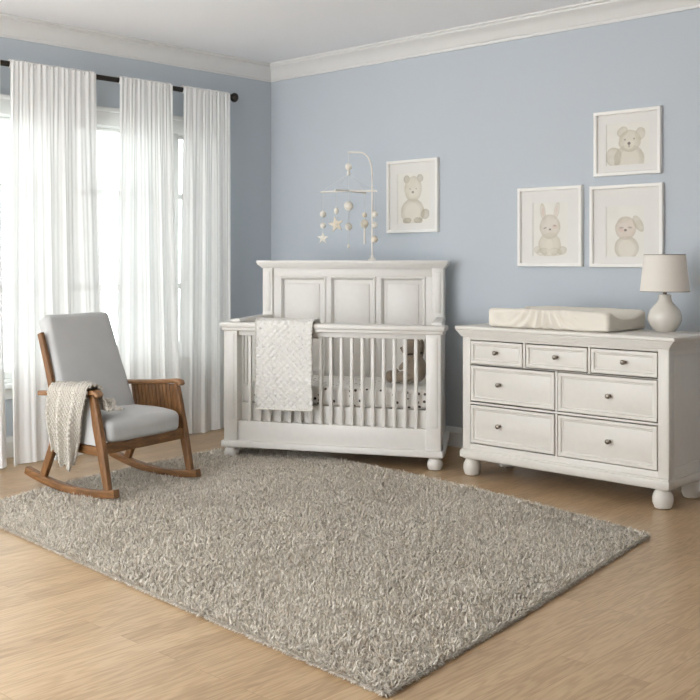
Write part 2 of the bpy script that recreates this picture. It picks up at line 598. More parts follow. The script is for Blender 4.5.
def skirting(name, axis, a0, a1, label):
    pr = [(.001, .001), (.016, .001), (.016, .098), (.012, .106), (.010, .122), (.004, .132), (.001, .132)]
    b = B()
    prism(b, [(-p, z) for p, z in pr] if axis == 'x' else pr, axis, a0, a1)
    struct(obj(name, b, M['trim'], angle=25), label, 'baseboard')
skirting('baseboard_back', 'x', .001, XR - .001, 'white baseboard along the back wall')
skirting('baseboard_left', 'y', YF, -.018, 'white baseboard under the windows')

# ------------------------------------------------------------------ curtains
RX, RZ = .128, 2.466
rod = thing('curtain_rod', 'thin black metal curtain rod with a ball end above the windows', 'curtain rod', (RX, -2.0, RZ))
b = B(); tube(b, [(0, -1.1, 0), (0, 1.46, 0)], .018, 16); obj('rod', b, M['iron'], rod)
for s, y in ((1, 1.46), (-1, -1.1)):
    b = B()
    pr = [(0, -.002), (.016, 0), (.016, .012), (.010, .016), (.010, .022), (.022, .032), (.0275, .045), (.026, .058), (.018, .068), (0, .073)]
    pr = [(r_ * 1.3, z_ * 1.1) for r_, z_ in pr]
    lathe(b, pr, seg=20)
    bmesh.ops.rotate(b, verts=b.verts[:], cent=(0, 0, 0), matrix=Matrix.Rotation(-s * PI / 2, 3, 'X'))
    bmesh.ops.translate(b, verts=b.verts[:], vec=(0, y, 0))
    obj('finial', b, M['iron'], rod)
for y in (1.36, -1.0):
    b = B()
    box(b, -.124, -.116, y - .015, y + .015, -.035, .035, .003)
    tube(b, [(-.118, y, -.006), (-.02, y, -.018), (0, y, -.0225)], .006, 8)
    obj('bracket', b, M['iron'], rod)

def curtain(label, yt0, yt1, yb0, yb1, flare, nf, seed):
    r = random.Random(seed)
    ph = [r.uniform(0, 6.28) for _ in range(6)]
    ztop = RZ + .018
    def fold(u, v):
        w = u + .03 * math.sin(5 * u + ph[0]) + .018 * math.sin(11 * u + ph[1] + v)
        big = math.sin(2 * PI * nf * w + ph[2]) + .35 * math.sin(2 * PI * nf * 2.3 * w + ph[3] + .6 * v)
        fine = math.sin(2 * PI * nf * 3.1 * w + ph[4])
        k = min(1, v * 3.5)
        return (.004 + .009 * v) * k * big + .004 * (1 - k) * fine + .0016 * math.sin(2 * PI * nf * 4.7 * w + ph[5])
    def f(u, v):
        e = v ** 1.3
        y = (yt0 + (yt1 - yt0) * u) * (1 - e) + (yb0 + (yb1 - yb0) * u) * e
        x = RX + .026 + (flare - .02) * v ** 1.5 + fold(u, v)
        y += .012 * v * math.cos(2 * PI * nf * u + ph[2])
        z = ztop - (ztop - .006 - .006 * math.sin(9 * u + ph[1])) * v
        return (max(.064, x), y, z)
    root = thing('curtain', label, 'curtain', (0, 0, 0), 0, 'sheer white curtain panels on the rod')
    b = B(); grid_surface(b, 180, 46, f)
    o = obj('panel', b, M['curtain'], root, angle=180)
    # gathered rod pocket with a small ruffled heading
    b = B()
    nfp = nf * 6
    def g(u, v):
        y = yt0 + (yt1 - yt0) * u
        a = 2 * PI * v
        rr = .0245 + .003 * math.sin(2 * PI * nfp * u + ph[4]) * (1 + .5 * math.sin(a)) + .0015 * math.sin(31 * u + 2 * a)
        return (RX + rr * math.cos(a), y, RZ + rr * math.sin(a) * (1.0 if math.sin(a) < 0 else 1.15))
    grid_surface(b, 220, 14, g)
    def h(u, v):
        y = yt0 + (yt1 - yt0) * u
        return (RX + .007 * math.sin(2 * PI * nfp * u + ph[4]), y, RZ + .020 + .008 * v + .003 * v * math.sin(17 * u + ph[0]))
    grid_surface(b, 220, 3, h)
    obj('rod_pocket', b, M['curtain'], root, angle=180)
    return root
curtain('sheer white curtain cut by the left edge of the photo', -3.02, -2.38, -3.10, -2.43, .20, 6, 1)
curtain('sheer white curtain behind the rocking chair back, wide and full', -2.315, -1.70, -2.39, -1.72, .17, 5, 2)
curtain('sheer white curtain hanging between the wide window gap and the narrow one', -1.515, -1.080, -1.60, -1.055, .11, 4, 3)
curtain('sheer white curtain nearest the crib, at the ball end of the rod', -.980, -.552, -1.03, -.545, .03, 4, 4)

# ------------------------------------------------------------------ crib
CR = math.atan2(.587, 1.174)
CM = Vector((1.603, -.9765, 0))
crib = thing('crib', 'white wooden baby crib with panelled headboard and slatted front', 'crib', CM, CR)
W_ = M['white']
def cpart(name, b, mat=W_, **k):
    return obj(name, b, mat, crib, **k)
# front posts
for x0, x1 in ((-.685, -.595), (.617, .707)):
    b = B(); box(b, x0, x1, -.045, .04, .10, .812, .005); box(b, x0 + .02, x1 - .02, -.049, -.04, .25, .79, .004)
    cpart('front_post', b)
# front rails
b = B(); box(b, -.71, .735, -.065, .058, .826, .858, .009, 3); box(b, -.698, .722, -.055, .05, .806, .829, .006); cpart('top_rail', b)
b = B(); box(b, -.6, .62, -.022, .022, .775, .81, .003); cpart('upper_rail', b)
b = B(); box(b, -.6, .62, -.03, .025, .11, .238, .004); cpart('bottom_rail', b)
# base moulding (front and sides), slightly trapezoid to the narrower headboard
b = B()
box(b, -.70, .722, -.062, .02, .075, .116, .008, 3)
hexa(b, [(-.70, .0, .075), (-.64, .0, .075), (-.65, .69, .075), (-.715, .69, .075), (-.70, .0, .116), (-.64, .0, .116), (-.65, .69, .116), (-.715, .69, .116)], .005)
hexa(b, [(.66, .0, .075), (.722, .0, .075), (.615, .69, .075), (.55, .69, .075), (.66, .0, .116), (.722, .0, .116), (.615, .69, .116), (.55, .69, .116)], .005)
cpart('base_moulding', b)
# front slats
for k in range(17):
    x = -.592 + 1.206 * (k + 1) / 18
    b = B(); box(b, x - .0105, x + .0105, -.012, .012, .225, .79, .004); cpart('slat', b)
# side panels: bottom rail, top rail and slats
def side(xf, xb, nm):
    def at(t):
        return xf + (xb - xf) * t, .04 + (.64 - .04) * t
    def bar(z0, z1, hw):
        (xa, ya), (xc, yc) = at(0), at(1)
        return [(xa - hw, ya, z0), (xa + hw, ya, z0), (xc + hw, yc, z0), (xc - hw, yc, z0), (xa - hw, ya, z1), (xa + hw, ya, z1), (xc + hw, yc, z1), (xc - hw, yc, z1)]
    b = B(); hexa(b, bar(.832, .874, .034), .008); hexa(b, bar(.806, .834, .026), .004); cpart('side_rail', b)
    b = B(); hexa(b, bar(.11, .24, .022), .004); cpart('side_bottom_rail', b)
    for k in range(8):
        x, y = at((k + 1) / 9)
        b = B(); box(b, x - .012, x + .012, y - .0105, y + .0105, .23, .815, .004); cpart('slat', b)
side(-.645, -.655, 0); side(.665, .565, 1)
# headboard
HX0, HX1 = -.692, .585
b = B()
box(b, HX0 + .07, HX1 - .07, .668, .690, .15, 1.17, .002)
zt, zb = 1.135, .30
edges = [HX0 + .128, HX0 + .455, HX0 + .49, HX0 + .807, HX0 + .842, HX1 - .128]
box(b, HX0 + .06, HX1 - .06, .650, .672, zt, 1.20, .003)
box(b, HX0 + .06, HX1 - .06, .650, .672, .11, zb, .003)
for x0, x1 in ((HX0 + .06, edges[0]), (edges[1], edges[2]), (edges[3], edges[4]), (edges[5], HX1 - .06)):
    box(b, x0, x1, .6508, .672, zb - .01, zt + .01, .003)
hb = cpart('headboard', b)
for i in range(3):
    x0, x1 = edges[2 * i], edges[2 * i + 1]
    b = B()
    frame_ring(b, x0 - .004, x1 + .004, zb - .004, zt + .004, [(0, .665), (0, .648), (.003, .643), (.009, .641), (.014, .644), (.018, .652), (.022, .656), (.024, .662), (.024, .670)])
    box(b, x0 + .045, x1 - .045, .660, .672, zb + .05, zt - .045, .006)
    o = obj('panel_moulding', b, W_, hb)
for x0, x1 in ((HX0, HX0 + .075), (HX1 - .075, HX1)):
    b = B(); box(b, x0, x1, .635, .705, .075, 1.205, .005); box(b, x0 + .018, x1 - .018, .630, .64, .90, 1.17, .004)
    cpart('rear_post', b)
# crown of headboard: profiled moulding running along the front and returning at the ends
b = B()
for d, z0, z1 in ((.010, 1.196, 1.206), (.018, 1.205, 1.214), (.028, 1.213, 1.222), (.031, 1.221, 1.228), (.034, 1.227, 1.247)):
    box(b, HX0 - d, HX1 + d, .635 - d, .705, z0, z1, .003)
cpart('headboard_crown', b)
# mattress support board
b = B(); hexa(b, [(-.62, .03, .32), (.64, .03, .32), (.545, .64, .32), (-.63, .64, .32), (-.62, .03, .343), (.64, .03, .343), (.545, .64, .343), (-.63, .64, .343)], .003)
box(b, -.6, .62, .026, .04, .2, .344, .003)
cpart('mattress_base', b)
# bun feet
def bun(h, r):
    return [(0, 0), (r * .62, 0), (r * .80, h * .04), (r * .97, h * .25), (r, h * .45), (r * .95, h * .62), (r * .78, h * .78), (r * .70, h * .84), (r * .72, h * .88), (r * .78, h * .93), (r * .78, h), (0, h)]
for x, y, z in ((-.645, -.012, .006), (.665, -.012, 0), (-.66, .655, 0), (.555, .655, 0)):
    b = B(); lathe(b, bun(.078 - z, .047), x, y, z, 28); cpart('bun_foot', b)

def cw(u, v, z):
    return CM + Vector((math.cos(CR) * u - math.sin(CR) * v, math.sin(CR) * u + math.cos(CR) * v, z))

# mattress
b = B()
def mfn(p):
    q = p.copy()
    if q.z > 0:
        q.z += .012 * (1 - (q.x / .6) ** 2) * (1 - (q.y / .31) ** 2) + .004 * noise.noise(q * 9)
    # follow the slightly narrower head end on the right
    if q.x > 0:
        q.x -= (q.y + .30) / .60 * .085 * (q.x / .6)
    return q
rounded_box(b, .605, .297, .06, .028, 16, mfn)
mt = obj('crib_mattress', b, M['sheet'])
mt.location = cw(.005, .335, .4045); mt.rotation_euler = (0, 0, CR)
tag(mt, 'crib mattress in a white fitted sheet dotted with dark specks', 'mattress')

# quilt over the front rail
qh = B()
U0, U1 = -.456, -.088
ZT = .862
def qpath(v):
    """v 0..1 runs from the inner hem over the rail to the outer hem -> (y,z)"""
    back, over, front = .10, .155, .535
    d = v * (back + over + front)
    if d < back:
        return .072, ZT - (back - d) + .0, (0, 1, 0)
    d2 = d - back
    if d2 < over:
        a = d2 / over
        return .072 - .144 * a, ZT + .016 * math.sin(PI * a) ** .5, (0, -1 + 2 * (1 - a), 1)
    return -.075, ZT - (d2 - over), (0, -1, 0)
def qfn(u, v):
    x = U0 + (U1 - U0) * u
    y, z, nrm = qpath(v)
    s = v * .79
    X_ = u * .368
    d = abs(math.sin((X_ + s) * PI / .042)) * abs(math.sin((X_ - s) * PI / .042))
    puff = .0065 * d ** .5 + .0022 * noise.noise((X_ * 90, s * 90, 3))
    wob = .006 * noise.noise((X_ * 7, s * 5, 1)) * (1 if y < 0 else 0)
    n = Vector(nrm).normalized()
    x += .004 * noise.noise((s * 6, 5, u)) 
    p = Vector((x, y, z)) + n * (puff + wob + .003)
    return p
grid_surface(qh, 110, 240, qfn)
qo = obj('quilt', qh, M['quilt'], angle=180)
qo.location = CM; qo.rotation_euler = (0, 0, CR)
solidify(qo, .006, -1)
tag(qo, 'white quilted baby blanket folded over the crib front rail', 'quilt')
b = B()
edge = [qfn(0, i / 120) for i in range(121)] + [qfn(i / 40, 1) for i in range(1, 41)] + [qfn(1, 1 - i / 120) for i in range(1, 121)] + [qfn(1 - i / 40, 0) for i in range(1, 40)]
tube(b, edge, .0055, 6, True)
obj('binding', b, M['piping'], qo)

# plush toy sitting at the right end, looking left
pl = thing('plush_toy', 'brown plush animal sitting on the mattress behind the right slats', 'plush toy', cw(.46, .30, .478), CR)
def pl_ball(bm, x, y, z, r, sq=(1, 1, 1), ry=0, rz=0):
    ball(bm, (x, y, z), r, 20, sq, Matrix.Rotation(rz, 3, 'Z') @ Matrix.Rotation(ry, 3, 'Y'))
def remesh(o, v):
    md = o.modifiers.new('remesh', 'REMESH'); md.mode = 'VOXEL'; md.voxel_size = v; md.use_smooth_shade = True
    sm = o.modifiers.new('smooth', 'SMOOTH'); sm.factor = .5; sm.iterations = 5
b = B()
pl_ball(b, .015, 0, .085, .085, (.85, .95, 1.05))            # tummy
pl_ball(b, .005, 0, .150, .062, (.85, .95, 1.0))
pl_ball(b, -.005, 0, .222, .062, (1.0, .98, .95))               # head
pl_ball(b, -.045, 0, .205, .036, (1.0, .95, .8))               # muzzle
for s in (-1, 1):
    pl_ball(b, -.060, s * .055, .034, .034, (2.2, 1, .95), rz=s * .12)      # thigh and leg
    pl_ball(b, -.135, s * .066, .040, .034, (.85, 1, 1.2))        # foot
    pl_ball(b, -.045, s * .060, .115, .022, (2.2, .9, .9), ry=-.75)    # arm
po = obj('body', b, M['plush'], pl); remesh(po, .006)
for s in (-1, 1):
    b = B(); pl_ball(b, .035, s * .055, .20, .03, (.75, .5, 2.3), ry=.12)
    e = obj('ear', b, M['plush'], pl)
    b = B(); pl_ball(b, -.052, s * .024, .232, .0065); obj('eye', b, M['plush_dark'], pl)
    b = B(); pl_ball(b, -.163, s * .067, .040, .020, (.3, 1, 1.25)); obj('paw_pad', b, M['plush_light'], pl)
b = B(); pl_ball(b, -.079, 0, .213, .008, (.8, 1.3, .9)); obj('nose', b, M['plush_dark'], pl)
b = B(); tube(b, [(.003 + .052 * math.cos(a), .055 * math.sin(a), .182 + .006 * math.cos(a)) for a in [2 * PI * i / 28 for i in range(28)]], .006, 8, True)
obj('neck_ribbon', b, M['plush_dark'], pl)

# ------------------------------------------------------------------ mobile on the headboard
mb = thing('baby_mobile', 'white baby mobile with felt balls and stars on the headboard top', 'mobile', cw(.087, .672, 1.2475), CR)
b = B(); lathe(b, [(0, 0), (.026, 0), (.027, .006), (.020, .012), (.011, .020), (.0085, .036), (0, .036)], seg=24); obj('base', b, M['mobilewood'], mb)
b = B()
arm = [(0, 0, .02), (0, 0, .50)] + [tuple(v) for v in bez((0, 0, .58), (-.005, 0, .725), (-.085, 0, .732), 14)] + [(-.15, 0, .736), (-.172, 0, .734)]
tube(b, arm, .0062, 10); obj('arm', b, M['mobilewood'], mb)
hx = -.166
def string(p0, p1):
    b = B(); tube(b, [p0, p1], .0011, 5); return obj('string', b, M['string'], mb)
def felt(x, y, z, r, m='felt', sq=(1, 1, 1), nm='felt_ball'):
    b = B(); ball(b, (x, y, z), r, 18, sq); return obj(nm, b, M[m], mb)
def star(x, y, z, r, m='felt', rot=0):
    b = B()
    n = 5
    out = []
    for k in range(10):
        a = PI / 2 + k * PI / 5 + rot
        rr = r if k % 2 == 0 else r * .42
        out.append((x + rr * math.cos(a), z + rr * math.sin(a)))
    fr = [b.verts.new((px, y - .004, pz)) for px, pz in out]; bk = [b.verts.new((px, y + .004, pz)) for px, pz in out]
    c0 = b.verts.new((x, y - .012, z)); c1 = b.verts.new((x, y + .012, z))
    for k in range(10):
        l = (k + 1) % 10
        b.faces.new((c0, fr[k], fr[l])); b.faces.new((c1, bk[l], bk[k])); b.faces.new((fr[k], bk[k], bk[l], fr[l]))
    return obj('felt_star', b, M[m], mb, angle=30)
zr = .472
string((hx, 0, .732), (hx, 0, .60))
felt(hx, 0, .637, .024)
b = B(); lathe(b, [(0, -.012), (.010, -.01), (.013, 0), (.008, .02), (0, .024)], hx, 0, .590, 16); obj('hub', b, M['mobilewood'], mb)
AX = [((-.200, 0), (.200, 0)), ((-.045, -.165), (.072, .175))]
for p0, p1 in AX:
    b = B(); tube(b, [(hx + p0[0], p0[1], zr - .004), (hx, 0, zr + .002), (hx + p1[0], p1[1], zr - .004)], .0068, 10); obj('cross_bar', b, M['mobilewood'], mb)
    for p in (p0, p1):
        string((hx, 0, .59), (hx + p[0] * .96, p[1] * .96, zr))
def drop(px, side_):
    d = px - hx
    return 0 if abs(d) > .15 else (-.155 if d < 0 else .165)
def zz(z):
    return z - 1.2475
# middle
string((hx, 0, .59), (hx, 0, zz(1.345)))
felt(hx, 0, zz(1.618), .032); felt(hx, 0, zz(1.477), .026); felt(hx, 0, zz(1.345), .012, sq=(.8, .8, 1.5), nm='felt_drop')
# left
xl = -.350; yl = drop(xl, -1)
string((xl, yl, zr), (xl, yl, zz(1.40)))
felt(xl, yl, zz(1.565), .023); felt(xl, yl, zz(1.487), .020); star(xl, yl, zz(1.40), .042)
# second: tear shape and star
xs = -.205; ys_ = drop(xs, -1)
string((xs, ys_, zr), (xs, ys_, zz(1.49)))
felt(xs, ys_, zz(1.578), .018, sq=(.95, .95, 1.25), nm='felt_drop'); star(xs - .002, ys_, zz(1.487), .056, 'felt2', .2)
# fourth: knot, pear and stick
xk = -.100; yk = drop(xk, -1)
string((xk, yk, zr), (xk, yk, zz(1.44)))
felt(xk, yk, zz(1.562), .018, 'felt2'); felt(xk, yk, zz(1.502), .029, 'felt2', (.95, .95, 1.05))
b = B(); tube(b, [(xk, yk, zz(1.475)), (xk, yk, zz(1.36))], .008, 10); obj('wood_stick', b, M['mobilewood'], mb)
# right
xr = .016; yr = drop(xr, -1)
string((xr, yr, zr), (xr, yr, zz(1.385)))
felt(xr, yr, zz(1.56), .022); felt(xr, yr, zz(1.486), .021); felt(xr, yr, zz(1.39), .024, 'felt2')

# ------------------------------------------------------------------ dresser
DX0, DX1, DY0, DY1 = 2.418, 3.690, -.700, -.285
dr = thing('dresser', 'wide white dresser with seven drawers under the framed prints', 'dresser', ((DX0 + DX1) / 2, (DY0 + DY1) / 2, 0))
ox, oy = -(DX0 + DX1) / 2, -(DY0 + DY1) / 2
def dpart(name, b, mat=None, par=None, **k):
    bmesh.ops.translate(b, verts=b.verts[:], vec=(ox, oy, 0))
    return obj(name, b, mat or M['white2'], par or dr, **k)
# drawer openings (x0,x1,z0,z1,knob x,z)
rows = [(2.474, 2.830, .652, .787), (2.850, 3.237, .655, .787), (3.255, 3.634, .656, .787),
        (2.474, 3.038, .436, .644), (3.055, 3.634, .434, .646),
        (2.474, 3.036, .194, .416), (3.055, 3.634, .192, .416)]
knx = [2.652, 3.045, 3.449, 2.673, 3.363, 2.673, 3.363]
b = B()
# carcass: sides, back, bottom and the face frame with openings
box(b, DX0, DX0 + .02, DY0 + .01, DY1, .10, .83, .002); box(b, DX1 - .02, DX1, DY0 + .01, DY1, .10, .83, .002)
box(b, DX0 + .01, DX1 - .01, DY1 - .012, DY1, .10, .83, .001); box(b, DX0 + .01, DX1 - .01, DY0 + .02, DY1 - .01, .12, .14, .001)
box(b, DX0, DX0 + .054, DY0, DY0 + .025, .10, .83, .002); box(b, DX1 - .054, DX1, DY0, DY0 + .025, .10, .83, .002)
for z0, z1 in ((.10, .190), (.419, .431), (.649, .652), (.790, .83)):
    box(b, DX0 + .05, DX1 - .05, DY0 + .0008, DY0 + .025, z0, z1, .001)
box(b, 3.0405, 3.0525, DY0 + .0004, DY0 + .025, .188, .652, .001); box(b, 2.833, 2.847, DY0 + .0004, DY0 + .025, .648, .793, .001); box(b, 3.240, 3.252, DY0 + .0004, DY0 + .025, .648, .793, .001)
# recessed side panel frame on the right side
for (y0, y1, z0, z1) in ((DY0 + .002, DY0 + .055, .15, .82), (DY1 - .05, DY1 - .001, .15, .82), (DY0 + .055, DY1 - .05, .77, .82), (DY0 + .055, DY1 - .05, .15, .21)):
    box(b, DX1 - .004, DX1 + .004, y0, y1, z0, z1, .002)
dpart('carcass', b)
b = B()
box(b, DX0 - .028, DX1 + .055, DY0 - .042, DY1 + .02, .846, .868, .006, 3)
for d, z0, z1 in ((.012, .806, .818), (.018, .817, .828), (.026, .827, .838), (.034, .837, .847)):
    box(b, DX0 - d * .7, DX1 + d * 1.2, DY0 - d, DY1 + .01, z0, z1, .003)
dpart('top', b)
b = B()
box(b, DX0 - .012, DX1 + .012, DY0 - .016, DY1 + .008, .108, .148, .004)
box(b, DX0 - .006, DX1 + .006, DY0 - .009, DY1 + .004, .146, .158, .005)
dpart('base_moulding', b)
for (x0, x1, z0, z1), kx in zip(rows, knx):
    g = .0025
    b = B()
    x0 += g; x1 -= g; z0 += g; z1 -= g
    yF = DY0 - .002
    box(b, x0, x1, yF + .010, yF + .03, z0, z1, .0015)             # recessed field
    frame_ring(b, x0, x1, z0, z1, [(0, yF + .02), (0, yF + .002), (.002, yF), (.017, yF), (.020, yF + .003), (.021, yF + .007), (.024, yF + .006), (.028, yF + .008), (.030, yF + .0105), (.030, yF + .02)])
    box(b, x0 + .02, x1 - .02, DY0 + .03, DY1 - .03, z0 + .01, z1 - .03, .001)     # drawer box
    d = dpart('drawer', b)
    b = B()
    kz = (z0 + z1) / 2 + .004
    lathe(b, [(0, 0), (.0085, 0), (.0085, .003), (.005, .006), (.005, .013), (.010, .018), (.0135, .024), (.0125, .030), (.007, .034), (0, .035)], seg=20)
    bmesh.ops.rotate(b, verts=b.verts[:], cent=(0, 0, 0), matrix=Matrix.Rotation(PI / 2, 3, 'X'))
    bmesh.ops.translate(b, verts=b.verts[:], vec=(kx, yF + .010, kz))
    k = dpart('knob', b, M['knob'], d)
    k['label'] = 'round brushed metal knob'
for x, y in ((DX0 + .034, DY0 + .045), (DX1 - .05, DY0 + .045), (DX0 + .05, DY1 - .045), (DX1 - .05, DY1 - .045)):
    b = B(); lathe(b, bun(.110, .052), x, y, 0, 28); dpart('bun_foot', b)

# changing pad
PX0, PX1, PY0, PY1 = 2.578, 3.350, -.680, -.262
b = B()
hx_, hy_, hz_ = (PX1 - PX0) / 2, (PY1 - PY0) / 2, .052
def padf(p):
    q = p.copy()
    ty = q.y / hy_
    tx = q.x / hx_
    if q.z > 0:
        q.z -= .038 * max(0, 1 - abs(ty / .80) ** 2.6) * (q.z / hz_)
        q.z += .006 * (1 - tx * tx)
    # gathers along the front and back faces
    if abs(ty) > .8:
        w = max(0, .6 - abs(tx + .05)) / .6
        ang = 26 * (tx + .05) * (1 + .35 * q.z / hz_)
        q.y += (1 if q.y > 0 else -1) * (.017 * w * math.sin(ang * 1.7 + 1.5 * math.sin(7 * tx)) * (1 - .35 * (q.z / hz_)) + .004 * noise.noise((tx * 5, q.z * 20, 2)))
    q.z += .003 * noise.noise((tx * 4, ty * 2, 4))
    return q
rounded_box(b, hx_, hy_, hz_, .022, 64, padf)
pd = obj('changing_pad', b, M['pad'], angle=180)
pd.location = ((PX0 + PX1) / 2, (PY0 + PY1) / 2, .868 + hz_ + .002)
tag(pd, 'cream contoured changing pad lying on the dresser top', 'changing pad')

# lamp
lp = thing('table_lamp', 'white ceramic table lamp with tapered shade on the dresser', 'lamp', (3.492, -.335, .868))
b = B()
lathe(b, [(0, 0), (.052, 0), (.055, .004), (.066, .018), (.081, .040), (.089, .065), (.0885, .085), (.080, .110), (.063, .133), (.046, .150), (.036, .164), (.033, .178), (.033, .194), (.030, .198), (0, .198)], seg=48)
obj('base', b, M['ceramic'], lp)
b = B(); lathe(b, [(0, .197), (.010, .197), (.010, .212), (.013, .214), (.013, .245), (.008, .25), (0, .25)], seg=16); obj('socket', b, M['socket'], lp)
b = B()
lathe(b, [(.130, .212), (.108, .412), (.1065, .412), (.1285, .212), (.130, .212)], seg=56)
sh = obj('lamp_shade', b, M['shade'], lp)
b = B()
for z, r in ((.214, .1297), (.410, .1085)):
    tube(b, [(r * math.cos(a), r * math.sin(a), z) for a in [2 * PI * i / 48 for i in range(48)]], .0016, 6, True)
for k in range(3):
    a = k * 2 * PI / 3
    tube(b, [(0, 0, .395), (.106 * math.cos(a), .106 * math.sin(a), .408)], .0014, 5)
tube(b, [(0, 0, .25), (0, 0, .395)], .002, 6)
obj('shade_ring', b, M['socket'], sh)

# ------------------------------------------------------------------ framed animal prints
def paint(kind, nx, nz, asp):
    """watercolour animal on cream paper, colours per vertex; coordinates 0..1 across the frame"""
    xs = np.linspace(.16, .84, nx) if kind != 'wide' else np.linspace(.2, .8, nx)
    return xs

NOISE = rng.random((64, 64))
def vnoise(x, y, s):
    X_ = (x * s) % 63; Y_ = (y * s) % 63
    i = X_.astype(int); j = Y_.astype(int)
    fx = X_ - i; fy = Y_ - j
    fx = fx * fx * (3 - 2 * fx); fy = fy * fy * (3 - 2 * fy)
    return NOISE[i, j] * (1 - fx) * (1 - fy) + NOISE[i + 1, j] * fx * (1 - fy) + NOISE[i, j + 1] * (1 - fx) * fy + NOISE[i + 1, j + 1] * fx * fy

def print_mesh(x0, x1, z0, z1, window, layers, paper, parent, y):
    fw, fh = x1 - x0, z1 - z0
    ua, ub, va, vb = window
    nx = 150; nz = int(nx * (vb - va) * fh / ((ub - ua) * fw))
    U, V = np.meshgrid(np.linspace(ua, ub, nx), np.linspace(va, vb, nz), indexing='ij')
    c = np.ones((nx, nz, 3)) * np.array(paper)
    c *= (1 - .02 * vnoise(U, V, 9))[..., None]
    for (cx, cy, rx, ry, rot, col, al, edge) in layers:
        dx = (U - cx) * fw; dy = (V - cy) * fh
        ca, sa = math.cos(rot), math.sin(rot)
        a = (dx * ca + dy * sa) / (rx * fw); bb = (-dx * sa + dy * ca) / (ry * fw)
        d = np.sqrt(a * a + bb * bb) + .06 * (vnoise(U + cx, V, 26) - .5)
        soft = .06 if min(rx, ry) > .04 else .25
        inside = np.clip((1 - d) / soft + .5, 0, 1)
        w = inside * .78 * (al + edge * np.clip(d, 0, 1) ** 5) * (.75 + .5 * vnoise(U, V + cy, 17))
        w = np.clip(w, 0, 1)[..., None]
        c = c * (1 - w) + np.array(col) * w
    verts = np.zeros((nx, nz, 3)); verts[..., 0] = x0 + U * fw; verts[..., 1] = y; verts[..., 2] = z0 + V * fh
    idx = np.arange(nx * nz).reshape(nx, nz)
    q = np.stack([idx[:-1, :-1], idx[1:, :-1], idx[1:, 1:], idx[:-1, 1:]], -1).reshape(-1, 4)
    me = bpy.data.meshes.new('print')
    me.from_pydata(verts.reshape(-1, 3).tolist(), [], q.tolist())
    at = me.color_attributes.new('ink', 'FLOAT_COLOR', 'POINT')
    out = np.ones((nx * nz, 4), dtype=np.float32)
    s = c.reshape(-1, 3)
    out[:, :3] = np.where(s <= .04045, s / 12.92, ((s + .055) / 1.055) ** 2.4)
    at.data.foreach_set('color', out.ravel())
    me.materials.append(M['print'])
    o = bpy.data.objects.new('print', me); COL.objects.link(o); o.parent = parent
    return o

CREAM = (.905, .895, .865)
FUR = (.70, .67, .59); FURD = (.52, .48, .39); PALE = (.88, .86, .81); INK = (.25, .22, .2); PINK = (.84, .72, .68)
ART = {
 'bear': [(.735, .25, .085, .075, .3, FURD, .35, .2), (.49, .28, .23, .205, 0, FUR, .30, .55), (.49, .27, .15, .15, 0, PALE, .75, 0), (.38, .165, .085, .045, .1, FURD, .3, .3), (.60, .165, .085, .045, -.1, FURD, .3, .3),
          (.375, .735, .06, .06, 0, FURD, .35, .3), (.635, .74, .06, .06, 0, FURD, .35, .3), (.50, .60, .17, .19, 0, PALE, .8, 0), (.50, .60, .17, .19, 0, FUR, .22, .45), (.495, .535, .075, .05, 0, PALE, .7, .1),
          (.495, .555, .024, .018, 0, INK, .6, .1), (.44, .60, .010, .011, 0, INK, .5, 0), (.56, .60, .010, .011, 0, INK, .5, 0)],
 'bunny': [(.68, .20, .075, .055, .2, FUR, .5, .3), (.30, .21, .06, .05, 0, FUR, .3, .3), (.49, .27, .175, .165, 0, PALE, .75, 0), (.49, .27, .175, .165, 0, FUR, .22, .4), (.38, .185, .10, .05, .2, FUR, .2, .4), (.585, .185, .10, .05, -.2, FUR, .2, .4), (.49, .24, .05, .11, 0, PALE, .6, .15),
           (.385, .69, .042, .115, .15, FUR, .3, .4), (.39, .68, .020, .075, .15, PINK, .5, 0), (.60, .70, .042, .115, -.22, FUR, .25, .4), (.595, .69, .020, .075, -.22, PINK, .45, 0),
           (.495, .50, .16, .165, 0, (.86, .83, .79), .85, 0), (.495, .50, .16, .165, 0, FUR, .15, .45), (.575, .50, .04, .032, 0, PINK, .5, 0), (.42, .485, .028, .011, .3, INK, .35, 0), (.57, .51, .026, .011, -.2, INK, .3, 0), (.495, .465, .018, .013, 0, INK, .6, 0)],
 'puppy': [(.29, .29, .12, .135, .2, FUR, .4, .4), (.52, .24, .225, .20, 0, FUR, .4, .4), (.53, .24, .14, .15, 0, PALE, .6, 0),
           (.42, .67, .085, .065, .5, FUR, .45, .3), (.685, .62, .075, .085, -.4, FUR, .4, .3), (.53, .52, .165, .15, 0, PALE, .7, 0), (.53, .52, .165, .15, 0, FUR, .32, .4), (.52, .465, .075, .06, 0, PALE, .7, .1),
           (.52, .485, .024, .02, 0, INK, .65, 0), (.46, .545, .013, .013, 0, INK, .5, 0), (.595, .55, .013, .013, 0, INK, .5, 0), (.52, .445, .012, .022, 0, INK, .3, 0)],
 'lop': [(.50, .235, .165, .15, 0, FUR, .3, .45), (.50, .225, .11, .11, 0, PALE, .65, 0), (.49, .475, .145, .145, 0, (.86, .81, .77), .85, 0), (.49, .475, .145, .145, 0, FUR, .15, .4), (.46, .575, .08, .04, .2, FUR, .14, .2),
         (.66, .525, .055, .115, .55, FUR, .45, .4), (.43, .48, .03, .012, .1, INK, .25, 0), (.55, .48, .03, .012, -.1, INK, .25, 0), (.485, .45, .02, .015, 0, INK, .6, 0), (.43, .45, .04, .025, 0, PINK, .5, 0)]}
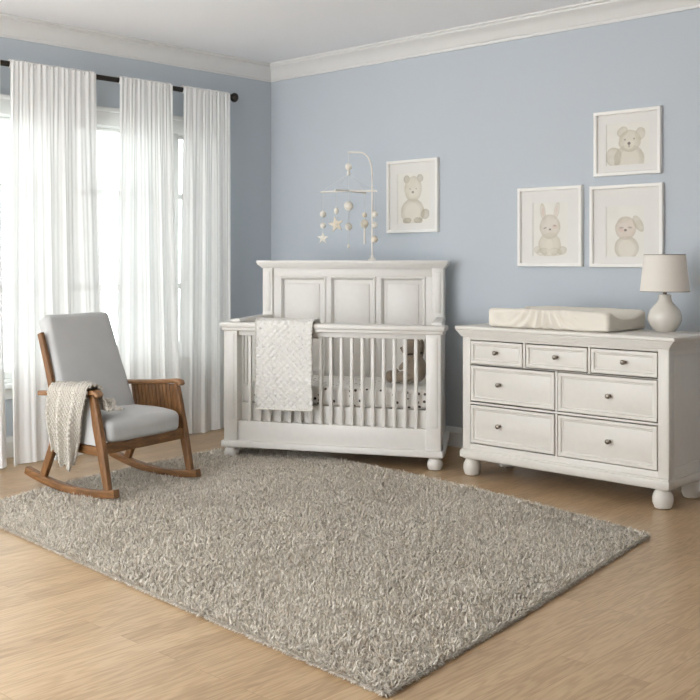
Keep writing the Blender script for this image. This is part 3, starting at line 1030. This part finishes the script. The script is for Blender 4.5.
def picture(x0, x1, z0, z1, art, window, label):
    t = thing('picture_frame', label, 'picture', ((x0 + x1) / 2, 0, z0), 0, 'framed animal prints on the back wall')
    hw, h = (x1 - x0) / 2, z1 - z0
    fw = .022
    b = B()
    # mitred frame: sweep a section round the rectangle
    pr = [(0, -.002), (0, -.027), (.003, -.030), (fw - .004, -.030), (fw, -.026), (fw, -.002)]   # inward, y
    rings = []
    for (sx, sz) in ((-1, 0), (1, 0), (1, 1), (-1, 1)):
        rings.append([b.verts.new((sx * (hw - i), y, (i if sz == 0 else h - i))) for i, y in pr])
    for k in range(4):
        a, c = rings[k], rings[(k + 1) % 4]
        for m in range(len(pr)):
            n = (m + 1) % len(pr)
            b.faces.new((a[m], a[n], c[n], c[m]))
    obj('frame', b, M['frame'], t, angle=25)
    b = B()
    ua, ub, va, vb = window
    X0, X1 = -hw + fw * .8, hw - fw * .8
    wx0, wx1, wz0, wz1 = -hw + ua * 2 * hw, -hw + ub * 2 * hw, va * h, vb * h
    for (a0, a1, c0, c1) in ((X0, X1, wz1, h - fw * .8), (X0, X1, fw * .8, wz0), (X0, wx0, wz0, wz1), (wx1, X1, wz0, wz1)):
        box(b, a0, a1, -.0125, -.0095, c0, c1, 0)
    obj('mat_board', b, M['mat'], t, smooth=False)
    m_ = .004
    print_mesh(-hw, hw, 0, h, (ua - .01, ub + .01, va - .01, vb + .01), ART[art], CREAM, t, -.0085)
    b = B(); box(b, X0, X1, -.007, -.003, fw * .8, h - fw * .8, 0)
    obj('backing_board', b, M['mat'], t, smooth=False)
    return t
picture(1.237, 1.696, 1.440, 1.946, 'bear', (.20, .82, .13, .82), 'white framed bear print hung alone beside the baby mobile')
picture(2.341, 2.802, 1.210, 1.704, 'bunny', (.23, .77, .13, .80), 'white framed print of a bunny with upright ears')
picture(2.883, 3.313, 1.747, 2.130, 'puppy', (.18, .82, .16, .80), 'smaller white framed print of a cub, topmost of the group')
picture(2.856, 3.325, 1.207, 1.692, 'lop', (.22, .74, .13, .74), 'white framed print of an animal with one folded ear behind the lamp')

# ------------------------------------------------------------------ rocking chair
TH = math.radians(10)
CO = Vector((1.16, -2.255, .034))
ch = thing('rocking_chair', 'wooden rocking chair with grey upholstered seat and back by the window', 'rocking chair', CO, TH)
SY = (0, 1, 0)
ch.scale = (.93, .93, 1)
CW = M['chairwood']
def runner_z(x):
    return -.001 + (x - .13) ** 2 / 3.3
for s in (-.335, .335):
    b = B()
    pts = [(x, s, runner_z(x)) for x in [-.345 + .735 * i / 22 for i in range(23)]]
    sweep(b, pts, rrect(.042, .042, .007), SY)
    obj('rocker', b, M['railwood'], ch)
    # front leg, leaning and slightly bowed
    b = B()
    pts = bez((.325, s, .021), (.285, s, .20), (.245, s, .34), 6) + bez((.24, s, .36), (.225, s, .44), (.205, s, .510), 5)
    n = len(pts)
    sweep(b, pts, rrect(.036, .050, .008), SY, scales=[(1, .82 + .35 * math.sin(PI * i / (n - 1)) ** 1) for i in range(n)])
    obj('leg', b, CW, ch)
    b = B()
    pts = bez((-.215, s, .028), (-.16, s, .14), (-.095, s, .27), 8)
    sweep(b, pts, rrect(.034, .048, .008), SY, scales=[(1, .9 + .25 * i / 8) for i in range(9)])
    obj('leg', b, CW, ch)
    b = B()
    pts = bez((-.095, (-.302 if s < 0 else .205), .235), (-.15, (-.302 if s < 0 else .205), .50), (-.270, (-.302 if s < 0 else .205), .815), 10)
    sweep(b, pts, rrect(.028, .046, .007), SY, scales=[(1, 1.1 - .3 * i / 10) for i in range(11)])
    obj('back_post', b, CW, ch)
    # arm: flat board with a rounded, rolled front end
    b = B()
    pts = [(-.23, s, .497), (-.10, s, .504), (.02, s, .512), (.12, s, .520), (.19, s, .526), (.222, s, .527), (.245, s, .521), (.256, s, .508)]
    sweep(b, pts, rrect(.066, .024, .009), SY, scales=[(.75, 1), (.9, 1), (1, 1), (1, 1), (1, 1), (.96, 1), (.86, .95), (.70, .8)])
    obj('arm', b, M['armwood'], ch)
    # lower side rail
    b = B(); sweep(b, [(-.10, s, .235), (.275, s, .222)], rrect(.026, .046, .006), SY); obj('side_rail', b, M['railwood'], ch)
# near side is upholstered, far side is a slatted wooden panel
b = B()
prof = [(-.115, .262), (.245, .250), (.195, .500), (-.165, .490)]
prism(b, prof, 'y', -.345, -.317)
bmesh.ops.bevel(b, geom=b.edges[:], offset=.006, segments=2, affect='EDGES', profile=.5)
o = obj('side_panel', b, M['fabric'], ch); o['label'] = 'grey upholstered side panel under the arm'
b = B()
n = 12
for i in range(n):
    t0, t1 = i / n, (i + 1) / n
    def xat(t, z):
        return (-.115 + .36 * t) + (-.05) * (z - .26) / .245
    g = .0025
    pts = []
    for z in (.25, .508):
        for t, y in ((t0, .318), (t1, .318), (t1, .336), (t0, .336)):
            pts.append((xat(t, z) + (g if t == t0 else -g), y, z))
    hexa(b, pts, .004)
o = obj('side_panel', b, CW, ch, angle=25); o['label'] = 'slatted wooden side panel under the far arm'
b = B(); sweep(b, [(.268, -.32, .235), (.268, .32, .235)], rrect(.030, .058, .006), (1, 0, 0)); obj('front_rail', b, M['crosswood'], ch)
b = B(); sweep(b, [(-.10, -.32, .250), (-.10, .32, .250)], rrect(.028, .050, .006), (1, 0, 0)); obj('rear_rail', b, M['crosswood'], ch)
for z in (.40, .62):
    xx = -.12 - (z - .25) * .21
    b = B(); sweep(b, [(xx - .01, -.30, z), (xx - .01, .205, z)], rrect(.02, .045, .005), (1, 0, 0)); obj('back_rail', b, M['crosswood'], ch)
# seat cushion
b = B()
def seatf(p):
    q = p.copy()
    if q.z > 0:
        q.z += .022 * (1 - (q.x / .215) ** 2) * (1 - (q.y / .30) ** 2)
    else:
        q.z *= .75
    if q.x > 0:
        q.x += .012 * (1 - (q.y / .30) ** 2)
        q.z -= .012 * (q.x / .2) ** 2
    q += Vector((1, 1, 1)) * .002 * noise.noise(q * 11)
    return q
rounded_box(b, .205, .290, .062, .040, 12, seatf)
so = obj('seat_cushion', b, M['fabric'], ch, angle=180); so.location = (.098, -.012, .318)
# back cushion, reclined
b = B()
def backf(p):
    q = p.copy()
    t = (q.z + .29) / .58
    q.y *= (1.04 - .11 * t)
    if q.x > 0:
        q.x += .016 * (1 - (q.z / .31) ** 2) * (1 - (q.y / .27) ** 2)
    q.x += .012 * (t - .5) ** 2
    q += Vector((1, 1, 1)) * .002 * noise.noise(q * 11 + Vector((5, 0, 0)))
    return q
rounded_box(b, .046, .270, .300, .034, 14, backf)
bo = obj('back_cushion', b, M['fabric'], ch, angle=180)
bo.location = (-.203, -.014, .626); bo.rotation_euler = (0, math.radians(-22), 0)

# knitted throw over the near arm
bl = B()
SN = -.335
def blf(u, v):
    # v: 0 hem lying on the seat -> up over the arm -> 1 outer hem ; u along the arm
    lie, inner, over = .075, .115, .085
    hem = .325 + .09 * max(0, math.sin((u - .12) * 2.9)) - .10 * max(0, u - .74) / .26
    tot = lie + inner + over + hem
    d = v * tot
    f0 = -.09 + .305 * u
    top = .532 + .014 * (u - .3)
    shift = 0
    if d < lie + inner:
        t = 1 - d / (lie + inner)
        shift = .10 * t * u
        if d < lie:
            y = SN + .058 + (lie - d); z = top - inner + .006 * math.sin(20 * u); nrm = Vector((0, .2, 1)); hang = .55
        else:
            k = (d - lie) / inner
            y = SN + .058 - .014 * k; z = top - inner * (1 - k); nrm = Vector((0, 1, .3)); hang = .45 * (1 - k)
    elif d < lie + inner + over:
        a = (d - lie - inner) / over
        y = SN + .043 - .086 * a; z = top + .010 * math.sin(PI * a) ** .6; nrm = Vector((0, .6 * (1 - 2 * a), 1)); hang = 0
    else:
        t = (d - lie - inner - over) / hem
        y = SN - .043 - .020 * math.sin(PI * min(1, t * 1.2)) * .6; z = top - (d - lie - inner - over); nrm = Vector((0, -1, .1)); hang = t
    fold = math.sin(2 * PI * 2.7 * u + .8 + .7 * v) + .45 * math.sin(2 * PI * 5.3 * u + 2 + v)
    x = f0 + shift + .10 * hang * (.42 - u) * (1 if v > .4 else 0) + .012 * fold * hang
    nrm.normalize()
    amp = .027 * min(1, .22 + 1.6 * hang) * fold + .006 * noise.noise((u * 6, v * 6, 2))
    row = int(d / .014)
    knit = .0065 * math.sin(u * .295 * 2 * PI / .0165 + (PI if row % 2 else 0)) * abs(math.sin(d * PI / .014)) ** .7
    amp = max(amp, -.012)
    p = Vector((x, y, z)) + nrm * (amp + knit + .018)
    p.z += .012 * math.sin(44 * u) * max(0, v - .95) / .05
    return p
grid_surface(bl, 150, 300, blf)
bo_ = obj('throw_blanket', bl, M['blanket'], angle=180)
bo_.location = CO; bo_.rotation_euler = (0, 0, TH); bo_.scale = (.93, .93, 1)
solidify(bo_, .006, 0)
tag(bo_, 'oatmeal knitted throw draped over the near arm of the rocking chair', 'blanket')

# ------------------------------------------------------------------ shag rug
OUT = np.array([(1.17, -3.10), (2.15, -3.175), (3.13, -3.245), (4.11, -3.305), (4.02, -2.5), (3.845, -1.215), (3.33, -1.10), (2.77, -1.0), (2.25, -.95), (1.81, -.915), (1.3, -.905), (.82, -1.0), (.83, -1.4), (.95, -2.2), (.985, -2.45)])
def inside(px, py, poly):
    r = np.zeros(px.shape, bool)
    n = len(poly)
    for i in range(n):
        x0, y0 = poly[i]; x1, y1 = poly[(i + 1) % n]
        c = ((y0 > py) != (y1 > py)) & (px < (x1 - x0) * (py - y0) / (y1 - y0 + 1e-12) + x0)
        r ^= c
    return r
b = B()
BK = OUT.mean(axis=0) + (OUT - OUT.mean(axis=0)) * .988
lo = [b.verts.new((x, y, .0006)) for x, y in BK]; hi = [b.verts.new((x, y, .005)) for x, y in BK]
n = len(lo)
for i in range(n):
    j = (i + 1) % n
    b.faces.new((lo[i], lo[j], hi[j], hi[i]))
b.faces.new(lo[::-1]); b.faces.new(hi)
rug = obj('rug', b, M['backing'], smooth=False)
tag(rug, 'large beige grey shaggy rug on the oak floor', 'rug')
N = 340000
px = rng.uniform(OUT[:, 0].min(), OUT[:, 0].max(), N); py = rng.uniform(OUT[:, 1].min(), OUT[:, 1].max(), N)
k = inside(px, py, OUT)
f0 = cw(-.645, -.012, 0)
k &= (px - f0.x) ** 2 + (py - f0.y) ** 2 > .036 ** 2
px, py = px[k], py[k]
# tufts along the edge spill outwards over the backing
ex, ey, ea = [], [], []
for i in range(len(OUT)):
    p, q_ = OUT[i], OUT[(i + 1) % len(OUT)]
    ll = np.hypot(*(q_ - p)); m_ = int(ll * 1500)
    t_ = rng.random(m_)
    nx_, ny_ = (q_[1] - p[1]) / ll, -(q_[0] - p[0]) / ll
    ins = rng.uniform(0, .012, m_)
    ex.append(p[0] + (q_[0] - p[0]) * t_ - nx_ * ins); ey.append(p[1] + (q_[1] - p[1]) * t_ - ny_ * ins)
    ea.append(np.full(m_, math.atan2(ny_, nx_)) + rng.normal(0, .7, m_))
ex, ey, ea = np.concatenate(ex), np.concatenate(ey), np.concatenate(ea)
ninner = len(px)
px = np.concatenate([px, ex]); py = np.concatenate([py, ey])
n = len(px)
# lie of the pile wanders over the rug
base_a = 6.0 * vnoise(px, py, 1.7) + 3 * vnoise(px + 9, py, 5)
ang = base_a + rng.uniform(-2.6, 2.6, n)
ang[ninner:] = ea
ln = rng.uniform(.019, .033, n)
wd = rng.uniform(.0026, .0046, n)
lean = np.clip(rng.normal(1.05, .35, n), .15, 1.5)
dirx, diry = np.cos(ang), np.sin(ang)
curl = rng.normal(0, 1.6, n)
curl[ninner:] *= .5
lean[ninner:] = rng.uniform(.9, 2.0, n - ninner)
ln[ninner:] *= .8
T = np.array([0, .33, .68, 1.0])
V = np.zeros((n, 4, 2, 3), dtype=np.float32)
cx_, cy_, cz_ = px.copy(), py.copy(), np.full(n, .004)
prev = 0
for i, t in enumerate(T):
    if i:
        seg = (t - prev) * ln
        le = np.clip(lean * (.35 + .9 * t), 0, np.where(np.arange(n) >= ninner, 2.5, 1.62))
        a = ang + curl * t
        cx_ = cx_ + seg * np.sin(le) * np.cos(a); cy_ = cy_ + seg * np.sin(le) * np.sin(a); cz_ = np.maximum(cz_ + seg * np.cos(le), np.where(np.arange(n) >= ninner, .0025, .006))
        prev = t
    else:
        a = ang
    w = wd * (1.0 if i < 3 else .55)
    tw = a + PI / 2
    for s, sg in ((0, -.5), (1, .5)):
        V[:, i, s, 0] = cx_ + sg * w * np.cos(tw); V[:, i, s, 1] = cy_ + sg * w * np.sin(tw); V[:, i, s, 2] = cz_
me = bpy.data.meshes.new('pile')
me.vertices.add(n * 8); me.vertices.foreach_set('co', V.reshape(-1))
base = (np.arange(n) * 8)[:, None, None]
q = np.array([[0, 1, 3, 2], [2, 3, 5, 4], [4, 5, 7, 6]])[None]
quads = (base + q).reshape(-1)
nq = n * 3
me.loops.add(nq * 4); me.loops.foreach_set('vertex_index', quads.astype(np.int32))
me.polygons.add(nq); me.polygons.foreach_set('loop_start', (np.arange(nq) * 4).astype(np.int32))
me.update(calc_edges=True)
me.polygons.foreach_set('use_smooth', np.ones(nq, bool))
at = me.color_attributes.new('tint', 'FLOAT_COLOR', 'POINT')
c0 = np.array(rgb(170, 161, 147)); c1 = np.array(rgb(243, 236, 225)); c2 = np.array(rgb(212, 201, 185))
r_ = rng.random((n, 1)); r2 = rng.random((n, 1))
cc = c0 * (1 - r_) + c1 * r_
cc = np.where(r2 > .8, c2, cc)
out = np.ones((n, 8, 4), dtype=np.float32); out[:, :, :3] = cc[:, None, :]
at.data.foreach_set('color', out.reshape(-1))
me.materials.append(M['pile'])
po = bpy.data.objects.new('pile', me); COL.objects.link(po); po.parent = rug
po['kind'] = 'stuff'

# ------------------------------------------------------------------ light and camera
w = bpy.data.worlds.new('daylight'); SC.world = w; w.use_nodes = True
nt = w.node_tree
bg = nt.nodes['Background']
bg.inputs[0].default_value = (.965, .985, 1.0, 1)
bg.inputs[1].default_value = 4.2
sun = bpy.data.lights.new('window_daylight', 'SUN'); sun.energy = 2.0; sun.angle = math.radians(70); sun.color = (1, .99, .98)
so_ = bpy.data.objects.new('window_daylight', sun); COL.objects.link(so_)
dv = Vector((1, .30, -.48)).normalized()
so_.rotation_euler = dv.to_track_quat('-Z', 'Y').to_euler()

cam = bpy.data.cameras.new('camera'); co = bpy.data.objects.new('camera', cam); COL.objects.link(co)
co.location = (6.0663, -5.5352, 1.25)
co.rotation_euler = (PI / 2, 0, math.atan2(.68526, .72830))
cam.sensor_width = 36; cam.lens = 1035 / 700 * 36
cam.shift_y = -90 / 700
cam.clip_start = .05
SC.camera = co
SC.view_settings.view_transform = 'Standard'
SC.view_settings.look = 'None'
SC.view_settings.exposure = .53
SC.view_settings.gamma = 1
SC.view_settings.use_curve_mapping = False
SC.cycles.use_denoising = True
SC.cycles.max_bounces = 10
SC.cycles.diffuse_bounces = 6
SC.cycles.transparent_max_bounces = 16
SC.cycles.sample_clamp_indirect = 6
